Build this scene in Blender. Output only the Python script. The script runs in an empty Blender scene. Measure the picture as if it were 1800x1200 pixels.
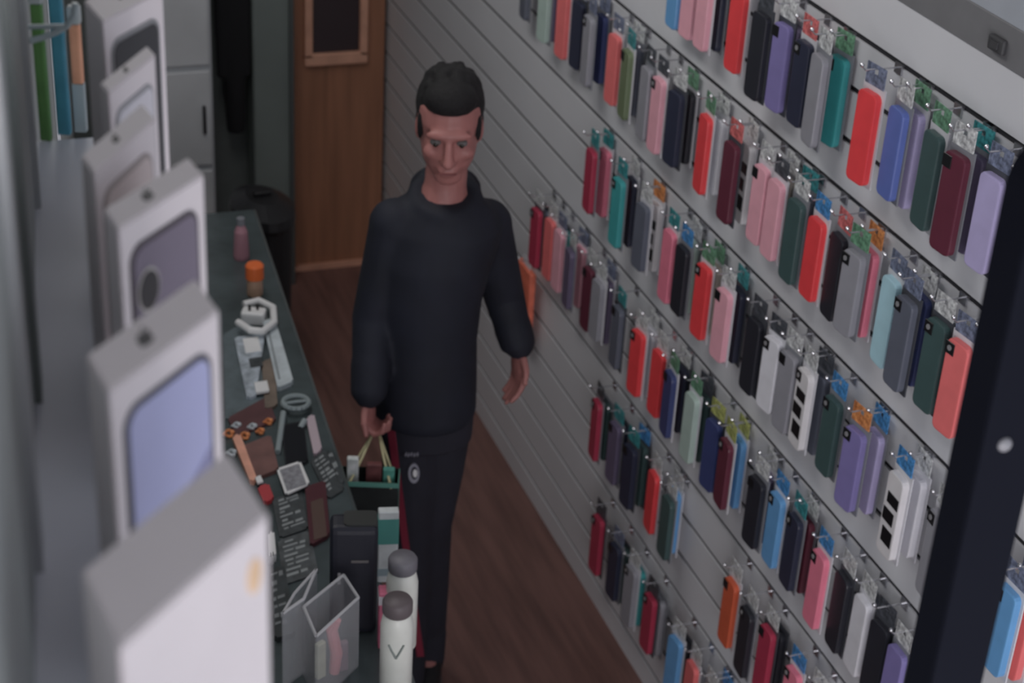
import bpy, bmesh, math, random
from mathutils import Vector, Matrix, Euler
random.seed(7)
PI = math.pi
C = bpy.context.scene.collection
sc = bpy.context.scene

# ------------------------------------------------------------------ camera
FPX, PITCH, YAW, ROLL, CH = 3115.158, 0.502831, 0.361630, 0.061315, 3.09653
cp, sp = math.cos(PITCH), math.sin(PITCH)
_f = Vector((math.sin(YAW)*cp, math.cos(YAW)*cp, -sp))
_r = Vector((math.cos(YAW), -math.sin(YAW), 0)); _u = _r.cross(_f)
FW = _f; RT = math.cos(ROLL)*_r + math.sin(ROLL)*_u; UP = -math.sin(ROLL)*_r + math.cos(ROLL)*_u
CO = Vector((0, 0, CH))
cam = bpy.data.cameras.new('camera'); camo = bpy.data.objects.new('camera', cam); C.objects.link(camo)
M = Matrix.Identity(4)
for i in range(3):
    M[i][0] = RT[i]; M[i][1] = UP[i]; M[i][2] = -FW[i]; M[i][3] = CO[i]
camo.matrix_world = M
cam.sensor_width = 36; cam.lens = FPX*36/1800; cam.clip_start = 0.05
cam.dof.use_dof = True; cam.dof.focus_distance = 2.35
cam.dof.aperture_fstop = (cam.lens/1000)/0.0085
sc.camera = camo

# ------------------------------------------------------------------ world, lights, exposure
w = bpy.data.worlds.new('world'); sc.world = w; w.use_nodes = True
bg = w.node_tree.nodes['Background']; bg.inputs[0].default_value = (0.86, 0.90, 1.0, 1); bg.inputs[1].default_value = 0.95
def area(name, loc, rot, sx, sy, power, color):
    l = bpy.data.lights.new(name, 'AREA'); l.shape = 'RECTANGLE'; l.size = sx; l.size_y = sy; l.energy = power; l.color = color
    o = bpy.data.objects.new(name, l); C.objects.link(o); o.location = loc; o.rotation_euler = rot
    return o
area('shopfront_light', (-.45, -1.6, 1.25), (math.radians(88), 0, math.radians(-28)), 2.4, 2.3, 80, (1.0, 0.955, 0.965))
area('ceiling_light', (0.55, 3.9, 3.40), (0, math.radians(-30), 0), 0.5, 2.6, 28, (1.0, 0.97, 0.95))
sc.view_settings.view_transform = 'Standard'; sc.view_settings.look = 'None'
sc.view_settings.gamma = 1; sc.view_settings.use_curve_mapping = False
sc.view_settings.exposure = -0.08

# ------------------------------------------------------------------ helpers
def at(px, py, ax, val):
    """world point where the picture ray through (px,py) meets the plane coordinate[ax]=val"""
    d = FW + (px-900)/FPX*RT + (600-py)/FPX*UP
    return CO + d*((val-CO[ax])/d[ax])
def wall_y(px, X, Z):
    u = (px-900)/FPX; dx, dz = X, Z-CH
    return -((dx*RT[0]+dz*RT[2]) - u*(dx*FW[0]+dz*FW[2]))/(RT[1]-u*FW[1])
KEXP = 0.50
def lin(c): 
    c /= 255
    return c/12.92 if c <= .04045 else ((c+.055)/1.055)**2.4
def seen(r, g, b, k=1.0):
    g0 = .3*r+.5*g+.2*b
    return tuple(min(.9, lin(v*.88+g0*.12)/(KEXP*k)) for v in (r, g, b))
MATS = {}
def mat(name, rgb, rough=.5, metal=0, noise=0, nscale=20, alpha=1, trans=0, bump=0, stretch=None, coat=0):
    if name in MATS: return MATS[name]
    m = bpy.data.materials.new(name); m.use_nodes = True; nt = m.node_tree; b = nt.nodes['Principled BSDF']
    b.inputs['Base Color'].default_value = (*rgb, 1); b.inputs['Roughness'].default_value = rough
    b.inputs['Metallic'].default_value = metal; b.inputs['Alpha'].default_value = alpha
    b.inputs['Transmission Weight'].default_value = trans; b.inputs['Coat Weight'].default_value = coat
    if noise or bump:
        tc = nt.nodes.new('ShaderNodeTexCoord'); mp = nt.nodes.new('ShaderNodeMapping')
        if stretch: mp.inputs['Scale'].default_value = stretch
        nz = nt.nodes.new('ShaderNodeTexNoise'); nz.inputs['Scale'].default_value = nscale; nz.inputs['Detail'].default_value = 4
        nt.links.new(tc.outputs['Object'], mp.inputs[0]); nt.links.new(mp.outputs[0], nz.inputs['Vector'])
        if noise:
            cr = nt.nodes.new('ShaderNodeValToRGB')
            cr.color_ramp.elements[0].position = .3; cr.color_ramp.elements[1].position = .7
            cr.color_ramp.elements[0].color = (*[v*(1-noise) for v in rgb], 1)
            cr.color_ramp.elements[1].color = (*[min(1, v*(1+noise)) for v in rgb], 1)
            nt.links.new(nz.outputs['Fac'], cr.inputs[0]); nt.links.new(cr.outputs[0], b.inputs['Base Color'])
        if bump:
            bp = nt.nodes.new('ShaderNodeBump'); bp.inputs['Strength'].default_value = bump; bp.inputs['Distance'].default_value = .002
            nt.links.new(nz.outputs['Fac'], bp.inputs['Height']); nt.links.new(bp.outputs[0], b.inputs['Normal'])
    if name == 'post_black': b.inputs['Specular IOR Level'].default_value = .12
    MATS[name] = m; return m
def link(name, me, m=None, parent=None, loc=None, rot=None, smooth=False):
    if m and not me.materials: me.materials.append(m)
    o = bpy.data.objects.new(name, me); C.objects.link(o)
    if parent: o.parent = parent
    if loc is not None: o.location = loc
    if rot is not None: o.rotation_euler = rot
    if smooth:
        for p in me.polygons: p.use_smooth = True
    return o
def tomesh(bm, name='mesh'):
    bmesh.ops.recalc_face_normals(bm, faces=bm.faces)
    me = bpy.data.meshes.new(name); bm.to_mesh(me); bm.free(); return me
def add_box(bm, x0, x1, y0, y1, z0, z1, bev=0, seg=1):
    b2 = bmesh.new(); bmesh.ops.create_cube(b2, size=1)
    for v in b2.verts:
        v.co = Vector(((x0+x1)/2+v.co.x*(x1-x0), (y0+y1)/2+v.co.y*(y1-y0), (z0+z1)/2+v.co.z*(z1-z0)))
    if bev: bmesh.ops.bevel(b2, geom=list(b2.edges), offset=bev, segments=seg, profile=.6, affect='EDGES')
    merge(bm, b2)
def merge(bm, b2, mx=None):
    if mx is not None: bmesh.ops.transform(b2, matrix=mx, verts=b2.verts)
    me = bpy.data.meshes.new('t'); b2.to_mesh(me); b2.free(); bm.from_mesh(me); bpy.data.meshes.remove(me)
def boxmesh(*a, **k):
    bm = bmesh.new(); add_box(bm, *a, **k); return tomesh(bm)
def rrect(wd, ht, r, n=5):
    pts = []
    for cx, cz, a0 in ((wd/2-r, ht/2-r, 0), (-wd/2+r, ht/2-r, 90), (-wd/2+r, -ht/2+r, 180), (wd/2-r, -ht/2+r, 270)):
        for i in range(n+1):
            a = math.radians(a0+90*i/n); pts.append((cx+r*math.cos(a), cz+r*math.sin(a)))
    return pts
def add_prism(bm, pts, to3, t0, t1, bev=0):
    """pts 2-D outline, to3(u,v,t)->Vector"""
    b2 = bmesh.new(); A = [b2.verts.new(to3(u, v, t0)) for u, v in pts]; B = [b2.verts.new(to3(u, v, t1)) for u, v in pts]
    n = len(pts); b2.faces.new(A); top = b2.faces.new(B[::-1])
    for i in range(n): b2.faces.new((A[i], A[(i+1) % n], B[(i+1) % n], B[i]))
    bmesh.ops.recalc_face_normals(b2, faces=b2.faces)
    if bev: bmesh.ops.bevel(b2, geom=list(top.edges), offset=bev, segments=2, profile=.6, affect='EDGES')
    merge(bm, b2)
def add_tube(bm, pts, rad, n=10, caps=True):
    """tube through pts; rad a number, a list of numbers or of (rx,ry) pairs"""
    pts = [Vector(p) for p in pts]; rings = []
    prev = None
    for i, p in enumerate(pts):
        t = (pts[min(i+1, len(pts)-1)] - pts[max(i-1, 0)]).normalized()
        if prev is None:
            a = Vector((1, 0, 0)) if abs(t.x) < .8 else Vector((0, 1, 0))
            s = (a - t*a.dot(t)).normalized()
        else: s = (prev - t*prev.dot(t)).normalized()
        prev = s; q = t.cross(s)
        r = rad[i] if isinstance(rad, (list, tuple)) else rad
        rx, ry = r if isinstance(r, (list, tuple)) else (r, r)
        rings.append([bm.verts.new(p + s*rx*math.cos(2*PI*k/n) + q*ry*math.sin(2*PI*k/n)) for k in range(n)])
    for a, b in zip(rings, rings[1:]):
        for k in range(n): bm.faces.new((a[k], a[(k+1) % n], b[(k+1) % n], b[k]))
    if caps: bm.faces.new(rings[0][::-1]); bm.faces.new(rings[-1])
def add_ball(bm, c, rx, ry=None, rz=None, rot=None, seg=16):
    b2 = bmesh.new(); bmesh.ops.create_uvsphere(b2, u_segments=seg, v_segments=max(6, seg*2//3), radius=1)
    m = Matrix.Translation(c) @ (rot.to_4x4() if rot is not None else Matrix.Identity(4)) @ Matrix.Diagonal((rx, ry or rx, rz or rx, 1))
    merge(bm, b2, m)
def add_limb(bm, pts, rads, n=14):
    """closed capsule chain: tube plus a ball at every joint"""
    add_tube(bm, pts, rads, n)
    for p, r in zip(pts, rads):
        r = r if not isinstance(r, (list, tuple)) else min(r)
        add_ball(bm, Vector(p), r, seg=12)
def add_lathe(bm, prof, n=20, c=(0, 0, 0)):
    rings = [[bm.verts.new((c[0]+r*math.cos(2*PI*k/n), c[1]+r*math.sin(2*PI*k/n), c[2]+z)) for k in range(n)] for r, z in prof]
    for a, b in zip(rings, rings[1:]):
        for k in range(n): bm.faces.new((a[k], a[(k+1) % n], b[(k+1) % n], b[k]))
    bm.faces.new(rings[0][::-1]); bm.faces.new(rings[-1])
def fuse(bm, voxel, smooth=6, name='fused'):
    """fuse overlapping closed shapes into one continuous surface"""
    me = tomesh(bm, name); o = bpy.data.objects.new(name, me); C.objects.link(o)
    r = o.modifiers.new('r', 'REMESH'); r.mode = 'VOXEL'; r.voxel_size = voxel
    s = o.modifiers.new('s', 'SMOOTH'); s.iterations = smooth; s.factor = .5
    dg = bpy.context.evaluated_depsgraph_get(); out = bpy.data.meshes.new_from_object(o.evaluated_get(dg))
    bpy.data.objects.remove(o); bpy.data.meshes.remove(me)
    for p in out.polygons: p.use_smooth = True
    return out
def thing(name, label, cat, loc=(0, 0, 0), rz=0, group=None):
    o = bpy.data.objects.new(name, None); C.objects.link(o); o.location = loc; o.rotation_euler = (0, 0, rz)
    o.empty_display_size = .02; o['label'] = label; o['category'] = cat
    if group: o['group'] = group
    return o
def tag(o, label, cat, group=None):
    o['label'] = label; o['category'] = cat
    if group: o['group'] = group
    return o
def struct(name, me, m): o = link(name, me, m); o['kind'] = 'structure'; return o

# ------------------------------------------------------------------ setting
XW = 1.714                                  # face of the slatwall
m_plank = mat('white_laminate', (.74, .745, .78), .45, noise=.035, nscale=3)
m_groove = mat('dark_groove', (.02, .02, .025), .6)
m_floor = mat('red_brown_floor', (.20, .105, .090), .42, noise=.25, nscale=5, stretch=(6, .5, 1), bump=.15)
m_paint = mat('cool_grey_paint', (.42, .45, .50), .7, noise=.04)
m_back = mat('grey_green_paint', (.16, .18, .175), .7, noise=.06)
struct('floor', boxmesh(-1.2, 2.2, -1.0, 6.3, -.05, 0), m_floor)
struct('ceiling', boxmesh(-1.2, 2.2, -.6, 6.3, 3.45, 3.5), mat('ceiling_white', (.5, .5, .5), .8, noise=.03))
wr = struct('wall_right', boxmesh(XW+.0045, 2.0, -.2, 6.2, 0, 3.45), m_groove)
rows = [2.028, 1.721, 1.392, 1.062, .737, .401]
gro = []
for a, b in zip(rows, rows[1:]): gro += [a, a-(a-b)/3, a-2*(a-b)/3]
gro += [.401, .292, .184, .076]
tops = [2.135]+gro; bots = gro+[0.0]
for t, b in zip(tops, bots):
    z1 = t-(.0 if t == 2.135 else .0065); z0 = b+(.0055 if b else .0)
    link('plank', boxmesh(XW, XW+.012, -.2, 6.05, z0, z1), m_plank, wr)
struct('trim_1', boxmesh(XW-.004, XW+.02, -.2, 6.05, 2.135, 2.205, bev=.002), mat('dark_cornice', (.20, .20, .21), .6, noise=.05))
struct('trim_2', boxmesh(XW-.001, XW+.02, -.2, 6.05, 2.205, 3.44), m_paint)
p = at(1752, 78, 0, XW-.01)
bm = bmesh.new(); add_box(bm, XW-.014, XW-.004, p.y-.022, p.y+.022, p.z-.013, p.z+.013, bev=.004, seg=2); add_box(bm, XW-.017, XW-.014, p.y-.010, p.y+.010, p.z-.006, p.z+.006)
tag(link('wall_clip', tomesh(bm), mat('clip_dark', (.07, .07, .075), .5)), 'dark clip on the grey cornice above the top row of cases', 'clip')

# left wall with the metal upright of the display
A, B = Vector((-.046, -.3, 0)), Vector((.106+.46, 6.05, 0))
A = Vector((-.077, -.3, 0)); B = Vector((.573, 6.05, 0))
def left_x(y): return -.046+.1022*y
m_left = mat('grey_green_panel', (.38, .41, .40), .5, noise=.12, nscale=4, stretch=(1, 4, .3))
bm = bmesh.new()
def lwbox(bm, y0, y1, z0, z1, t0, t1):
    vs = []
    for z in (z0, z1):
        for y, t in ((y0, t0), (y1, t0), (y1, t1), (y0, t1)): vs.append(bm.verts.new((left_x(y)+t, y, z)))
    for f in ((0, 1, 2, 3), (4, 5, 6, 7), (0, 1, 5, 4), (1, 2, 6, 5), (2, 3, 7, 6), (3, 0, 4, 7)): bm.faces.new([vs[i] for i in f])
lwbox(bm, .35, 6.05, 0, 3.45, -.2, 0)
wl = struct('wall_left', tomesh(bm), m_left)
for y, wdt, c in ((.86, .035, (.5, .51, .52)), (1.05, .03, (.2, .22, .21)), (1.36, .03, (.52, .54, .55)), (1.9, .05, (.3, .3, .29)), (2.6, .06, (.42, .43, .45))):
    bm = bmesh.new(); lwbox(bm, y, y+wdt, 1.0, 3.4, 0, .005); link('metal_strip', tomesh(bm), mat('strip%.2f' % y, c, .35, .3), wl)

# back wall, cabinets and the brown door
struct('wall_back', boxmesh(-.3, 2.0, 6.05, 6.2, 0, 3.45), m_back)
m_wood = mat('brown_door_wood', seen(84, 54, 38, .45), .45, noise=.18, nscale=4, stretch=(8, 1, .5))
d = struct('door_1', boxmesh(1.345, 1.70, 6.0, 6.05, .02, 2.1, bev=.004), m_wood)
bm = bmesh.new()
for x0, x1, z0, z1 in ((1.395, 1.425, .86, 1.6), (1.60, 1.63, .86, 1.6), (1.395, 1.63, .83, .875), (1.395, 1.63, 1.57, 1.61)):
    add_box(bm, x0, x1, 5.975, 6.0, z0, z1, bev=.004)
fr = link('window_frame', tomesh(bm), mat('pale_wood', seen(120, 86, 70, .5), .4, noise=.1), d)
link('pane', boxmesh(1.42, 1.605, 5.994, 5.999, .87, 1.58), mat('dark_pane', (.05, .035, .04), .15), fr)
link('baseboard_back', boxmesh(1.30, 1.71, 5.985, 6.05, 0, .022), mat('pale_wood', (0, 0, 0)), None)['kind'] = 'structure'
t = thing('storage_cabinet', 'tall pale grey cabinet against the back wall, left of the dark gap', 'cabinet', (0, 0, 0))
m_cab = mat('pale_grey_metal', seen(112, 115, 118, .6), .5, noise=.1, nscale=2)
link('body', boxmesh(.70, .995, 5.62, 6.0, 0, 2.0, bev=.006), m_cab, t)
for z0, z1 in ((.05, .62), (.64, .98), (1.0, 1.96)): 
    dd = link('door', boxmesh(.71, .985, 5.605, 5.62, z0, z1, bev=.004), mat('pale_grey_metal2', seen(118, 120, 122, .62), .45, noise=.12, nscale=3), t)
    link('handle', boxmesh(.955, .965, 5.59, 5.605, (z0+z1)/2-.05, (z0+z1)/2+.05, bev=.002), m_groove, dd)
t = thing('coat', 'black filler form added to darken the gap between cabinet and grey panel', 'coat')  # added black form standing in for the darkness of the gap, no real coat
bm = bmesh.new(); add_tube(bm, [(1.125, 5.93, 1.45), (1.125, 5.93, 1.38), (1.125, 5.93, 1.1), (1.13, 5.93, .75), (1.13, 5.93, .62)], [(.02, .02), (.04, .03), (.045, .04), (.04, .04), (.035, .03)], 12)
add_limb(bm, [(1.085, 5.93, 1.36), (1.08, 5.92, 1.1), (1.08, 5.91, .85)], [.022, .022, .02]); add_limb(bm, [(1.16, 5.93, 1.36), (1.168, 5.92, 1.1), (1.165, 5.91, .85)], [.022, .022, .02])
link('gap_fill_body', fuse(bm, .01), mat('gap_fill_black', (.008, .008, .01), .9), t)
link('gap_fill_stub', boxmesh(1.121, 1.129, 5.93, 6.05, 1.455, 1.465), m_groove, t)
t = thing('partition_panel', 'grey green upright panel beside the brown door', 'panel')
link('board', boxmesh(1.19, 1.33, 5.9, 6.04, 0, 2.2, bev=.005), mat('panel_grey_green', seen(62, 68, 66, .55), .6, noise=.1, nscale=3), t)
link('edge_strip', boxmesh(1.318, 1.334, 5.885, 5.9, 0, 2.2), mat('panel_edge', (.08, .09, .09), .5), t)
# dark bin beyond the counter end
m_blk = mat('black_plastic', (.012, .012, .014), .5)
t = thing('waste_bin', 'black waste bin standing on the floor beyond the far end of the counter', 'bin', (1.06, 5.15, 0), .1)
bm = bmesh.new(); add_tube(bm, [(0, 0, 0), (0, 0, .02), (0, 0, .64), (0, 0, .66)], [(.07, .12), (.075, .125), (.09, .15), (.095, .155)], 24, caps=True); link('bin_body', tomesh(bm), m_blk, t)
bm = bmesh.new(); add_tube(bm, [(0, 0, .66), (0, 0, .69), (0, 0, .72)], [(.10, .16), (.098, .157), (.05, .08)], 24); ld = link('lid', tomesh(bm), mat('bin_lid', (.02, .02, .023), .4), t)
link('handle', boxmesh(-.03, .03, -.01, .01, .72, .735, bev=.004), m_blk, ld)

# ------------------------------------------------------------------ glass shelf on the left wall and the phone boxes
SZ = 2.475
def shelf_right(y): return .058+.070*y
bm = bmesh.new(); vs = []
for z in (SZ-.008, SZ):
    for x, y in ((left_x(.2), .2), (shelf_right(.2), .2), (shelf_right(1.5), 1.5), (left_x(1.5), 1.5)): vs.append(bm.verts.new((x, y, z)))
for f in ((0, 1, 2, 3), (4, 5, 6, 7), (0, 1, 5, 4), (1, 2, 6, 5), (2, 3, 7, 6), (3, 0, 4, 7)): bm.faces.new([vs[i] for i in f])
t = thing('wall_shelf', 'pale blue grey shelf on the left wall under the phone boxes', 'shelf', (0, 0, 0))
link('shelf_board', tomesh(bm), mat('blue_grey_shelf', (.74, .76, .84), .55, noise=.05, nscale=6), t)
for y in (.5, 1.2):
    bm = bmesh.new(); lwbox(bm, y, y+.01, SZ-.09, SZ-.008, 0, .03); link('bracket', tomesh(bm), mat('bracket_grey', (.3, .3, .3), .4, .6), t)

m_card = mat('white_box_card', seen(184, 177, 179, 1.15), .5, noise=.02)
m_cardtop = m_card
AZD = math.radians(98)
boxes = {  # front-left / front-right top corners in the photo, height above shelf, depth
    'a': ((210, 1140), (472, 903), 2.655, .055), 'b': ((190, 690), (385, 545), 2.655, .040), 'c': ((207, 403), (358, 307), 2.655, .030),
    'd': ((165, 305), (273, 208), 2.655, .030), 'e': ((190, 163), (273, 95), 2.655, .020), 'f': ((180, 38), (286, -18), 2.668, .05)}
BL = {'a': 'largest white phone box nearest the camera with a round orange sticker',
      'b': 'white phone box with lilac screen picture, second nearest',
      'c': 'white phone box showing the back of a mauve grey phone with large camera ring',
      'd': 'white phone box with a pale beige phone picture, behind the mauve phone box',
      'e': 'small white phone box with pale grey phone picture, in front of the dark screen box',
      'f': 'tall white phone box with black screen picture, farthest of the row'}
m_ink = mat('dark_grey_ink', (.06, .06, .065), .5)
def apple_pts(s):
    P = []
    for k in range(28):
        a = 2*PI*k/28; r = 1+.12*math.cos(2*a)*-1
        x = math.cos(a)*r; y = math.sin(a)*1.02
        if y > .6: y -= .28*max(0, 1-abs(x)/.5)
        if y < -.7: y += .14*max(0, 1-abs(x)/.35)
        if abs(a) < .5 or abs(a-2*PI) < .5: x -= .32*(1-min(abs(a), abs(a-2*PI))/.5)
        P.append((x*s, y*s))
    return P
for k, (pl, pr, zt, dep) in boxes.items():
    L = at(*pl, 2, zt); Rr = at(*pr, 2, zt)
    wv = Rr-L; W = wv.length; wn = wv.normalized(); H = zt-SZ
    az = AZD; dn = Vector((math.cos(az), math.sin(az), 0)); dv = dn*dep
    base = Vector((L.x, L.y, SZ))
    t = thing('phone_box', BL[k], 'box', base, 0, 'phone boxes on the left shelf')
    nrm = Vector((wn.y, -wn.x, 0))            # out of the front face
    bm = bmesh.new(); vs = []
    for z in (0, H*.0):
        pass
    def corner(a, b, z): return wn*(W*a) + dv*b + Vector((0, 0, z))
    def skewbox(z0, z1, grow=0):
        b2 = bmesh.new(); v = []
        g = grow
        for z in (z0, z1):
            for a, b in ((0, 0), (1, 0), (1, 1), (0, 1)):
                v.append(b2.verts.new(corner(a, b, z) + wn*(g if a else -g) + dn*(g if b else -g)))
        for f in ((0, 1, 2, 3), (4, 5, 6, 7), (0, 1, 5, 4), (1, 2, 6, 5), (2, 3, 7, 6), (3, 0, 4, 7)): b2.faces.new([v[i] for i in f])
        bmesh.ops.recalc_face_normals(b2, faces=b2.faces)
        bmesh.ops.bevel(b2, geom=list(b2.edges), offset=.0012, segments=2, affect='EDGES')
        return tomesh(b2)
    link('tray', skewbox(0, .012, -.0006), m_card, t)
    link('lid', skewbox(.012, H), m_card, t)
    def front(u, v, q): return wn*(W/2+u) + Vector((0, 0, H/2+v)) + nrm*q
    pw, ph = W*.80, H*.82
    if k in 'bcdef':
        edge, body = {'b': ((.10, .10, .13), seen(135, 138, 172)), 'c': ((.10, .085, .10), seen(92, 84, 98)), 'd': ((.42, .37, .36), seen(160, 148, 146)),
                      'e': ((.40, .40, .42), seen(168, 166, 172)), 'f': ((.30, .30, .31), (.045, .045, .05))}[k]
        bm = bmesh.new(); add_prism(bm, rrect(pw, ph, pw*.17, 7), front, 0, .0010)
        pic = link('printed_phone', tomesh(bm), mat('print_edge_'+k, edge, .4), t)
        bm = bmesh.new(); add_prism(bm, rrect(pw*.91, ph*.955, pw*.13, 7), front, .0010, .0016)
        link('printed_screen' if k in 'bf' else 'printed_back', tomesh(bm), mat('print_body_'+k, body, .35, noise=.06, nscale=12), pic)
        if k == 'c':
            m_pl = mat('camera_plate', (.03, .027, .03), .4); m_ring = mat('camera_ring', (.55, .52, .50), .4)
            for cu, cv, r in ((-pw*.29, ph*.28, pw*.16), (-pw*.27, ph*.07, pw*.16)):
                bm = bmesh.new(); add_prism(bm, [(cu+r*math.cos(a*PI/12), cv+r*1.25*math.sin(a*PI/12)) for a in range(24)], front, .0016, .0024)
                link('camera_ring', tomesh(bm), m_ring, pic)
                bm = bmesh.new(); add_prism(bm, [(cu+r*.86*math.cos(a*PI/12), cv+r*1.25*.88*math.sin(a*PI/12)) for a in range(24)], front, .0024, .003)
                link('camera_lens', tomesh(bm), m_pl, pic)
            bm = bmesh.new(); add_prism(bm, [(pw*.02+x, ph*.10+y) for x, y in apple_pts(pw*.055)], front, .0016, .002)
            link('white_logo', tomesh(bm), mat('white_ink', (.75, .75, .75), .5), pic)
        if k == 'b':
            bm = bmesh.new(); add_prism(bm, [(x, y) for x, y in ((-pw*.45, -ph*.2), (pw*.45, ph*.1), (pw*.45, -ph*.44), (-pw*.45, -ph*.44))], front, .0016, .0019)
            link('screen_wave', tomesh(bm), mat('screen_wave', seen(108, 108, 140), .35), pic)
    else:
        bm = bmesh.new(); add_prism(bm, [(W*.385+W*.050*math.cos(a*PI/12), H*.36+W*.085*math.sin(a*PI/12)) for a in range(24)], front, 0, .0006)
        link('orange_sticker', tomesh(bm), mat('orange_sticker', seen(205, 150, 118), .5, noise=.15, nscale=60), t)
    # small dark emblem with a leaf on the lid
    s = {'a': 0, 'b': .0068, 'c': .0060, 'd': .0050, 'e': .0038, 'f': .0050}[k]
    if s:
        f0 = {'b': .42, 'c': .42, 'd': .45, 'e': .45, 'f': .45}[k]
        cc = corner(f0, .5, H)
        def ontop(u, v, q): return cc + wn*u*1.0 + dn*v + Vector((0, 0, q))
        bm = bmesh.new(); add_prism(bm, apple_pts(s), ontop, 0, .0005)
        add_prism(bm, [(s*.05, s*1.15), (s*.3, s*1.2), (s*.55, s*1.6), (s*.2, s*1.5)], ontop, 0, .0005)
        link('emblem', tomesh(bm), m_ink, t)
# coloured packs standing at the far end of the shelf
for nm, px, py, wd, ht, c, lb in (('slim_pack', 80, 238, .010, .125, (66, 105, 52), 'green slim pack standing at the far end of the left shelf'),
                          ('slim_pack', 112, 228, .012, .13, (50, 110, 130), 'teal slim pack standing right of the green pack'),
                          ('slim_pack', 141, 222, .010, .055, (215, 125, 95), 'short salmon orange pack standing beside the teal pack')):
    q = at(px, py, 2, SZ); q.y = min(q.y, 1.47)
    q = at(px, py, 2, SZ)
    t = thing(nm, lb, 'pack', (q.x, q.y-.01, SZ), -.35, 'slim packs at the end of the left shelf')
    dz = 0 if ht > .1 else .045
    link('sleeve', boxmesh(-wd/2, wd/2, -.004, .004, dz, dz+ht, bev=.002, seg=2), mat('pack'+lb[:5], seen(*c), .4, noise=.15, nscale=30), t)
    if dz: link('clear_base', boxmesh(-wd/2, wd/2, -.004, .004, 0, dz), mat('pale_plastic', (.42, .50, .52), .4), t)
    link('cap', boxmesh(-wd/2-.0008, wd/2+.0008, -.005, .005, dz+ht, dz+ht+.016, bev=.002, seg=2), mat('pack_cap', (.5, .55, .55), .4), t)
t = thing('pack_rail', 'pale curved plastic rail holding the slim packs upright', 'rail')
bm = bmesh.new(); pts = [at(x, y, 1, 1.425) for x, y in ((52, 72), (75, 66), (100, 56), (118, 46), (130, 26), (132, 5))]
add_tube(bm, pts, .0028, 8); 
for i in (0, 3): 
    p = pts[i]; add_tube(bm, [p, Vector((left_x(p.y+.004), p.y+.004, p.z))], .0022, 6)
link('rail', tomesh(bm), mat('pale_plastic', (.42, .50, .52), .4), t)

# ------------------------------------------------------------------ phone cases on the slatwall
COL = {
 'red': ('bright red', (205, 48, 52)), 'coral': ('coral red', (212, 85, 85)), 'pink': ('pink', (198, 95, 115)), 'rose': ('pale rose', (190, 128, 140)),
 'maroon': ('dark maroon', (80, 32, 46)), 'wine': ('wine red', (142, 38, 60)), 'orange': ('burnt orange', (172, 72, 45)),
 'black': ('black', (30, 31, 38)), 'ink': ('blue black', (34, 37, 54)), 'navy': ('navy blue', (44, 52, 92)), 'blue': ('mid blue', (72, 88, 150)), 'sky': ('sky blue', (75, 125, 170)),
 'ice': ('pale aqua', (135, 170, 182)), 'teal': ('teal', (45, 128, 130)), 'pine': ('dark pine green', (48, 68, 68)), 'purple': ('dusky purple', (100, 92, 140)),
 'lilac': ('pale lilac', (140, 132, 168)), 'plum': ('grey plum', (78, 70, 92)), 'slate': ('slate grey', (74, 78, 90)), 'grey': ('mid grey', (115, 115, 122)),
 'white': ('off white', (172, 172, 178)), 'print': ('white black-windowed', (172, 170, 172)), 'mint': ('pale mint', (135, 152, 145)), 'beige': ('beige', (160, 150, 140)),
 'green': ('olive green', (84, 96, 70))}
HC = {'s': (85, 92, 112), 't': (40, 108, 112), 'o': (205, 100, 55), 'b': (50, 105, 155), 'g': (75, 112, 88), 'y': (130, 135, 75), 'w': (150, 152, 156), 'k': (55, 58, 64), 'r': (190, 80, 80)}
ROWS = [
 "1190:sky:w 1215:rose:k 1240:rose:w 1264:ink:k 1297:red:w 1335:black:k 1373:purple:w 1410:ink:r 1436:grey:w 1470:teal:g 1523:red:s 1574:blue:w 1602:lilac:g 1636:pine:g 1676:maroon:w 1707:plum:t 1738:lilac:s 1785:grey:s",
 "925:slate:k 958:mint:w 990:coral:k 1016:ink:s 1034:grey:s 1055:navy:s 1079:coral:s 1101:green:t 1114:slate:w 1135:grey:k 1156:rose:k 1186:ink:w 1207:black:g 1238:red:g 1260:white:w 1283:maroon:r 1311:print:w 1336:rose:w 1361:rose:k 1380:beige:w 1396:pine:w 1410:slate:t 1432:red:b 1470:black:r 1497:grey:g 1523:pink:o 1562:ice:s 1588:slate:s 1614:navy:w 1643:pine:w 1681:coral:s 1722:grey:w",
 "1038:wine:t 1061:pink:t 1086:teal:t 1108:ink:w 1128:slate:w 1149:print:o 1175:pink:t 1198:black:b 1215:mint:w 1235:red:g 1253:beige:g 1270:rose:w 1294:ink:t 1324:black:k 1356:white:k 1384:grey:w 1412:print:w 1437:slate:k 1461:pine:b 1499:purple:o 1533:lilac:b 1574:print:b 1606:white:w 1645:grey:w 1765:sky:s 1795:coral:s",
 "942:wine:w 966:coral:w 982:rose:s 1000:plum:w 1018:rose:s 1034:maroon:w 1050:grey:w 1066:plum:s 1085:slate:t 1120:red:w 1140:white:w 1156:red:w 1176:navy:g 1194:ink:w 1214:mint:g 1232:pine:k 1252:navy:y 1274:maroon:y 1296:sky:y 1328:black:w 1344:plum:w 1363:sky:b 1394:ink:t 1414:maroon:w 1438:pink:b 1478:black:w 1512:white:w 1543:black:k 1572:purple:w",
 "1048:wine:k 1080:plum:t 1106:ink:t 1124:pine:b 1147:red:w 1172:pine:w 1183:sky:w 1283:orange:w 1311:black:w 1346:wine:w 1391:pink:b 1430:grey:w",
 "1050:wine:k 1080:ink:s 1108:grey:w 1141:wine:k 1185:sky:w 1214:coral:w 1242:beige:w 1268:pine:b 1290:teal:t"]
ORD = ['top', 'second', 'third', 'fourth', 'fifth', 'lowest']
m_wire = mat('silver_wire', (.62, .62, .65), .25, .9)
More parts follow.
